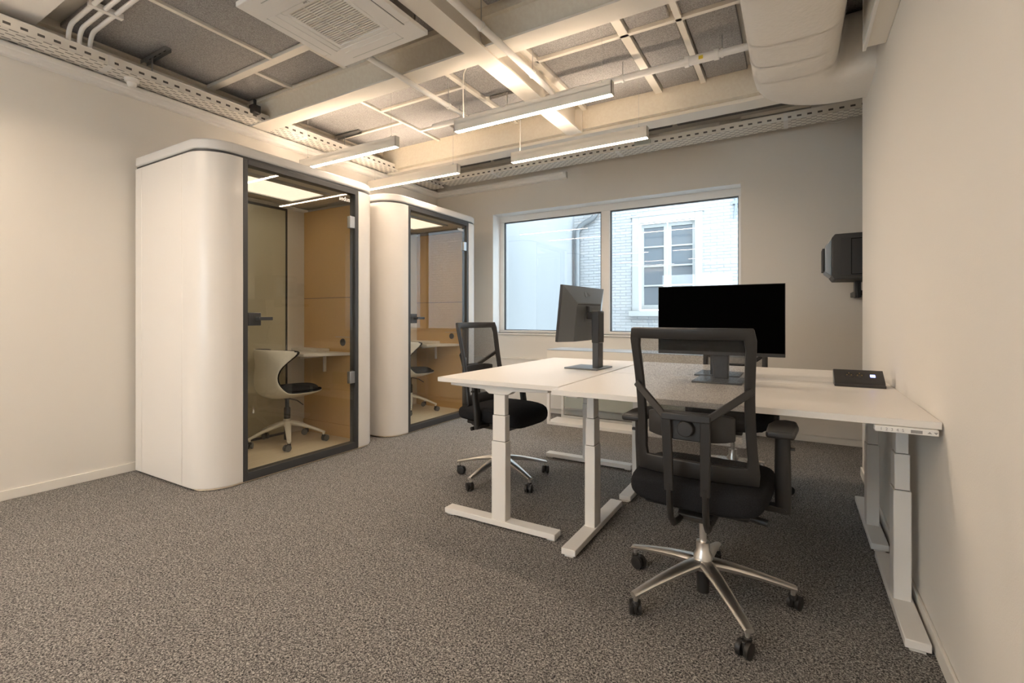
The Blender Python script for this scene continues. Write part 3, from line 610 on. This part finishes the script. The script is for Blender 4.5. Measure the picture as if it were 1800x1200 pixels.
# ------------------------------------------------------------------ desks
ZD = .789
def desk(name, label, x0, x1, y0, y1, along, cols, group='white sit-stand desks', panel_=False):
    """cols: list of column centre positions; along = axis of the long side"""
    t = thing(name, label, 'desk', ((x0 + x1) / 2, (y0 + y1) / 2, 0), 0, group)
    B(x0, x1, y0, y1, ZD - .025, ZD).build('desk_top', 'desk', t, bevel=.002, world=True)
    for (cx_, cy_, fa, fb) in cols:
        # columns telescope in three stages, foot spans fa..fb
        zs = ((.035, .46, 0), (.46, .60, .004), (.60, .752, .008))
        for z0_, z1_, k in zs:
            a, b = (.028 - k, .044 - k) if along == 'x' else (.044 - k, .028 - k)
            MB().box(cx_ - a, cx_ + a, cy_ - b, cy_ + b, z0_ + (.002 if k else 0), z1_).build('leg_stage', 'deskleg', t, bevel=.003, world=True)
            if k:
                a, b = a - .002, b - .002; B(cx_ - a, cx_ + a, cy_ - b, cy_ + b, z0_ - .002, z0_ + .003).build('leg_joint', 'dark', t, world=True)
        if along == 'x':
            f = MB().box(cx_ - .036, cx_ + .036, fa, fb, .010, .040); pads = [(cx_, fa + .03), (cx_, fb - .03)]
            pr = [(fa + .04, ZD - .025), (fa + .04, ZD - .045), (cy_ - .09, .735), (cy_ - .06, .715), (cy_ + .06, .715), (cy_ + .09, .735), (fb - .04, ZD - .045), (fb - .04, ZD - .025)]
            br = MB().prism(pr, 'x', cx_ - .031, cx_ + .031)
        else:
            f = MB().box(fa, fb, cy_ - .036, cy_ + .036, .010, .040); pads = [(fa + .03, cy_), (fb - .03, cy_)]
            pr = [(fa + .04, ZD - .027), (fa + .04, ZD - .045), (cx_ - .09, .735), (cx_ - .06, .715), (cx_ + .06, .715), (cx_ + .09, .735), (fb - .04, ZD - .045), (fb - .04, ZD - .027)]
            br = MB().prism(pr, 'y', cy_ - .031, cy_ + .031)
        f.build('foot', 'deskleg', t, bevel=.003, world=True); br.build('top_bracket', 'deskleg', t, bevel=.003, world=True)
        p_ = MB()
        for px_, py_ in pads: p_.box(px_ - .022, px_ + .022, py_ - .022, py_ + .022, 0, .010)
        p_.build('levelling_pad', 'deskleg', t, world=True)
    c0, c1 = cols[0], cols[1]
    if along == 'x':
        m = MB().box(c0[0], c1[0], c0[1] - .03, c0[1] - .012, .735, .762).box(c0[0], c1[0], c0[1] + .012, c0[1] + .03, .735, .762)
    else:
        m = MB().box(c0[0] - .03, c0[0] - .012, c0[1], c1[1], .735, .762).box(c0[0] + .012, c0[0] + .03, c0[1], c1[1], .735, .762)
    m.build('cross_rail', 'deskleg', t, bevel=.002, world=True)
    return t
dB = desk('standing_desk', 'white sit-stand desk in front, under the power block and touching the right wall', -.988, .412, 2.048, 2.862, 'x', [(-.918, 2.405, 2.085, 2.80), (.358, 2.405, 2.085, 2.80)])
dC = desk('standing_desk', 'white sit-stand desk behind the front one, by the right wall', -.985, .412, 2.872, 3.69, 'x', [(-.895, 3.175, 2.885, 3.60), (.353, 3.175, 2.885, 3.60)])
dA = desk('standing_desk', 'white sit-stand desk at the left, turned end-on to the camera', -1.752, -.997, 2.15, 3.68, 'y', [(-1.372, 2.222, -1.73, -1.035), (-1.372, 3.52, -1.73, -1.035)])
# height control panel on desk B
cp = MB().box(.235, .402, 2.035, 2.075, ZD - .046, ZD - .026).build('control_panel', 'white', dB, bevel=.003, world=True)
iv = MATS[dB.name].inverted()
for i, ch in enumerate(('1', '2', '3', '4', '5')):
    text_obj(ch, .0135, iv @ Matrix.Translation((.252 + i * .0145, 2.0345, ZD - .036)) @ Matrix.Rotation(pi / 2, 4, 'X'), 'ink', cp, 'panel_number', .0003)
o = B(.330, .360, 2.0338, 2.0352, ZD - .041, ZD - .031).build('panel_display', 'ink', dB, world=True); o.parent = cp
o = MB().add([(.372, 2.0342, ZD - .039), (.384, 2.0342, ZD - .039), (.378, 2.0342, ZD - .032)], [(0, 1, 2)]).add([(.388, 2.0342, ZD - .033), (.400, 2.0342, ZD - .033), (.394, 2.0342, ZD - .040)], [(0, 2, 1)]).build('panel_arrow', 'ink', dB, world=True); o.parent = cp
# cable flap on desk C and trays below
MB().box(-.55, .405, 2.905, 2.995, ZD - .001, ZD + .0004).build('cable_flap', 'desk', dC, bevel=.001, world=True)
MB().box(-.55, .405, 2.9955, 2.998, ZD - .001, ZD + .0005).build('flap_slot', 'rubber', dC, world=True)
MB().box(-.50, -.15, 2.78, 2.86, .70, .735).build('cable_basket', 'black', dB, bevel=.004, world=True)
o = MB().tube([(-.72, 2.6, .76), (-.66, 2.62, .735), (-.60, 2.66, .742), (-.55, 2.7, .72), (-.48, 2.8, .715)], .004, 8).build('desk_cable', 'cable', dB, world=True)

# power block
t = thing('power_socket_block', 'black desk power block with two sockets and a lit blue charging port', 'power block', (.17, 2.87, ZD))
MB().prism([(-.01, 0), (.095, 0), (.125, .070), (.11, .074), (.018, .024), (.010, .012), (-.01, .014)], 'x', 0, .205).build('block_body', 'steelgrey', t, bevel=.002)
sl = math.atan2(.050, .092)
Mf = Matrix.Translation((.0, .064, .0495)) @ Matrix.Rotation(sl, 4, 'X')
for x in (.065, .108):
    f = MB().lathe([(.0, .0012), (.018, .0012), (.020, .0022), (.021, .0005)], (x, 0, 0), 24, Mf).build('socket', 'black', t)
    MB().lathe([(0, .001), (.0025, .001), (.0025, .004)], (x - .009, 0, 0), 8, Mf).lathe([(0, .001), (.0025, .001), (.0025, .004)], (x + .009, 0, 0), 8, Mf).box(x - .002, x + .002, .014, .018, .001, .004, Mf).build('socket_contact', 'brass', f)
MB().box(.150, .170, -.010, .010, .0005, .002, Mf).build('charging_port', 'led', t, bevel=.001)

# ------------------------------------------------------------------ monitors
def monitor(loc, face, label, w_=.60, zc=1.115, h_=.362, logo=False, base=(.24, .26), slim=False):
    """local: screen faces -y, origin on the desk under the stand"""
    t = thing('monitor', label, 'monitor', loc, face, 'monitors on the desks')
    z0, z1 = zc - h_ / 2 - loc[2], zc + h_ / 2 - loc[2]; a = w_ / 2
    B(-a, a, -.082, -.064, z0, z1).build('screen_bezel', 'black', t, bevel=.002)
    B(-a + .003, a - .003, -.0835, -.0815, z0 + .018, z1 - .003).build('screen', 'blackgl', t, flat=True)
    q = [[(-a + .001, -.064, z0 + .001), (a - .001, -.064, z0 + .001), (a - .001, -.064, z1 - .001), (-a + .001, -.064, z1 - .001)], [(-a * .60, -.018, z0 + .004), (a * .60, -.018, z0 + .004), (a * .60, -.018, z1 - .105), (-a * .60, -.018, z1 - .105)]]
    bk = MB().loft(q).build('back_cover', 'monback', t, ang=8)
    B(-.17, .17, -.0185, -.0165, z1 - .118, z1 - .112).build('vent_slot', 'black', bk)
    B(-.06, .06, -.0185, -.015, z1 - .23, z1 - .13).build('mount_plate', 'monback', bk, bevel=.002)
    if logo:
        n = Vector((0, .077, .036)).normalized() 
        zl = z1 - .050; Ml = Matrix.Translation((0, -.0425, zl)) @ Matrix.Rotation(pi, 4, 'Z') @ Matrix.Rotation(pi / 2 - .416, 4, 'X') @ Matrix.Translation((0, 0, .001))
        text_obj('LG', .036, Ml @ Matrix.Translation((.024, 0, .0)), 'logo', bk, 'logo_text', .0008)
        MB().lathe([(0, 0), (.017, 0), (.017, .0012), (0, .0012)], (-.022, 0, 0), 24, Ml).build('logo_disc', 'logo', bk)
        MB().box(-.023, -.0215, -.009, .009, .001, .0018, Ml).box(-.023, -.014, -.009, -.0075, .001, .0018, Ml).build('logo_mark', 'monback', bk)
    zm = z1 - .185
    if logo:
        T = Matrix.Translation((0, 0, zm)) @ Matrix.Rotation(-R(6), 4, 'X') @ Matrix.Translation((0, 0, -zm))
        for c in t.children: 
            c.data.transform(T)
            for d in c.children: d.data.transform(T)
    MB().box(-.038, .038, -.016, .03, zm - .025, zm + .022).build('pivot_head', 'black', t, bevel=.006)
    MB().box(-.042, .042, .022, .075, .17, zm + .03).build('stand_sleeve', 'black', t, bevel=.006)
    MB().box(-.038, .038, .026, .070, .008, .18).build('stand_column', 'dark', t, bevel=.004)
    MB().box(-base[0] / 2, base[0] / 2, -base[1] * .58, base[1] * .42, .0006, .010).build('stand_base', 'monback', t, bevel=.003)
    MB().box(.03, .05, -.017, .005, zm + .025, zm + .06).build('video_plug', 'black', t, bevel=.002)
    return t
monitor((-1.17, 3.035, ZD), -pi / 2 - R(4), 'dark grey monitor on the left desk, its back and logo showing', zc=1.145, w_=.62, h_=.36, logo=True, base=(.25, .235))
monitor((-.345, 2.79, ZD), 0, 'black-screened monitor on the front desk facing the camera', w_=.612, zc=1.113, h_=.365)
monitor((-.385, 3.06, ZD), pi, 'monitor on the far desk, back to back behind the black screen', w_=.60, zc=1.09, h_=.32)

# ------------------------------------------------------------------ low bench / convector cabinet below the window
x0, x1, y0, y1 = -2.26, -.36, 4.58, 4.97
t = thing('window_bench', 'low white framed console with beige top box under the window', 'console', ((x0 + x1) / 2, (y0 + y1) / 2, 0))
B(x0, x1, y0, y1, .68, .782).build('top_box', 'offwhite', t, bevel=.002, world=True)
m = MB().box(x0 - .002, x1 + .002, y0 - .002, y1, .782, .789); m.build('top_edge', 'alu', t, world=True)
m = MB()
for x in (x0, (x0 + x1) / 2, x1 - .03):
    for y in (y0, y1 - .03): m.box(x, x + .03, y, y + .03, .03, .68)
m.build('frame_post', 'white', t, bevel=.002, world=True)
m = MB().box(x0, x1, y0, y0 + .26, 0, .032).box(x0, x1, y1 - .03, y1, 0, .03); m.build('bottom_shelf', 'white', t, bevel=.002, world=True)
B(x0 + .03, x1 - .03, y1 - .02, y1 - .01, .30, .68).build('back_panel', 'white', t, world=True)
B(x0 + .03, x1 - .03, y1 - .018, y1 - .012, .12, .30).build('glass_strip', 'bglass', t, world=True)

# ------------------------------------------------------------------ wall device at the right
t = thing('wall_device', 'black boxy equipment case mounted beyond the edge of the right wall', 'equipment case', (.60, 4.55, 1.58))
pf = [(-.355, -.135), (-.335, -.165), (.25, -.175), (.25, .185), (-.335, .180), (-.355, .155)]
MB().prism(pf, 'y', -.15, .25).build('case', 'device', t, bevel=.006)
MB().prism([(-.30, -.14), (.22, -.14), (.22, .15), (-.30, .15)], 'y', -.154, -.15).build('front_panel', 'black', t, bevel=.002)
m = MB().box(-.235, -.231, -.156, -.153, -.13, .14).box(-.235, .22, -.156, -.153, .136, .14).box(-.235, .22, -.156, -.153, -.13, -.126); m.build('door_seam', 'blackgl', t)
MB().prism([(-.395, -.10), (-.355, -.135), (-.355, .15), (-.395, .10)], 'y', -.10, .22).build('side_vent', 'shade', t, bevel=.003)
B(-.412, -.395, -.02, .16, -.09, .09).build('side_cover', 'device', t, bevel=.004)
MB().box(-.20, -.16, .0, .1, -.30, -.175).build('wall_bracket', 'black', t, bevel=.004)
MB().tube([(-.18, -.01, -.19), (-.185, -.02, -.25), (-.175, .0, -.30)], .006, 8).build('case_cable', 'cable', t)
MB().box(-.18, 0, .1, .595, -.28, -.24).box(-.05, .05, .25, .595, -.1, .1).build('wall_arm', 'black', t, bevel=.003)
# ------------------------------------------------------------------ outside
YE = 8.5; XE = -3.62
struct(B(-14, 10, YB + .6, 16, -.9, -.8).build('trim_3', 'ground', flat=True))
def hole(m, x0, x1, z0, z1, X0, X1, Z0, Z1, y0, y1):
    m.box(X0, x0, y0, y1, Z0, Z1).box(x1, X1, y0, y1, Z0, Z1).box(x0, x1, y0, y1, Z0, z0).box(x0, x1, y0, y1, z1, Z1); return m
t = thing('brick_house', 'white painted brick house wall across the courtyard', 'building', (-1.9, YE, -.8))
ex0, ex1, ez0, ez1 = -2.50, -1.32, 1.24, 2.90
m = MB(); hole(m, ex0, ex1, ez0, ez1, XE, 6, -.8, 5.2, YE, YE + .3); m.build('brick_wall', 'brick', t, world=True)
m = MB(); hole(m, ex0 + .12, ex1 - .12, ez0, ez1 - .12, ex0, ex1, ez0, ez1, YE - .02, YE + .05); fr = m.build('window_surround', 'extw', t, bevel=.006, world=True)
arcp = [(ex0 - .03, ez1 - .01)] + [(ex0 - .03 + (ex1 - ex0 + .06) * k / 10, ez1 + .01 + .06 * sin(pi * k / 10)) for k in range(11)] + [(ex1 + .03, ez1 - .01)]
o = MB().prism(arcp, 'y', YE - .03, YE + .02).build('window_arch', 'extw', t, bevel=.004, world=True)
o = B(ex0 - .04, ex1 + .04, YE - .10, YE + .02, ez0 - .10, ez0).build('window_ledge', 'extw', t, bevel=.006, world=True)
for c in (0, 1):
    xa = ex0 + .14 + c * .475; xb_ = xa + .445
    m = MB(); hole(m, xa + .05, xb_ - .05, ez0 + .10, ez1 - .20, xa, xb_, ez0 + .02, ez1 - .13, YE + .06, YE + .10)
    for k in range(1, 4): z = ez0 + .10 + (ez1 - .30 - ez0) * k / 4; m.box(xa + .05, xb_ - .05, YE + .06, YE + .10, z - .014, z + .014)
    m.build('casement', 'extw', t, bevel=.003, world=True)
    B(xa + .05, xb_ - .05, YE + .085, YE + .09, ez0 + .1, ez1 - .2).build('casement_pane', 'extglass', t, world=True, flat=True)
m = MB().box(ex0 + .6, ex0 + .625, YE + .05, YE + .1, ez0 + .02, ez1 - .13); m.build('casement_rebate', 'extw', t, world=True)
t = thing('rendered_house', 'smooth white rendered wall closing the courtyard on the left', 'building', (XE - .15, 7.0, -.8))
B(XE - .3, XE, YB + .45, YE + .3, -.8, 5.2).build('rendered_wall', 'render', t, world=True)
t = thing('downpipe', 'grey zinc rainwater downpipe in the courtyard corner, bending right', 'pipe', (XE + .10, YE - .08, -.8))
MB().tube([(0, 0, 0), (0, 0, 3.35), (.0, 0, 3.52), (.06, 0, 3.62), (.16, 0, 3.68), (.30, 0, 3.74), (.38, 0, 3.84), (.40, 0, 4.0), (.40, 0, 5.0)], .052, 18).build('pipe_run', 'zinc', t, ang=70)
for z in (2.35, 3.3): MB().tube([(0, 0, z), (0, 0, z + .05)], .058, 18).build('pipe_collar', 'zinc', t)
for x, z, lab in ((-.84, 2.94, 'grey iron wall anchor on the brick wall, upper right of the window view'), (-3.00, 2.82, 'grey iron wall anchor on the brick wall beside the mullion')):
    t = thing('wall_anchor', lab, 'wall anchor', (x, YE - .03, z), 0, 'iron wall anchors')
    MB().tube([(0, 0, -.24), (.03, 0, .0), (.02, 0, .16)], [.012, .02, .014], 10).box(-.02, .055, -.02, .03, .0, .05).build('anchor_bar', 'iron', t)
for o in S.objects:
    if '_m' in o: del o['_m']
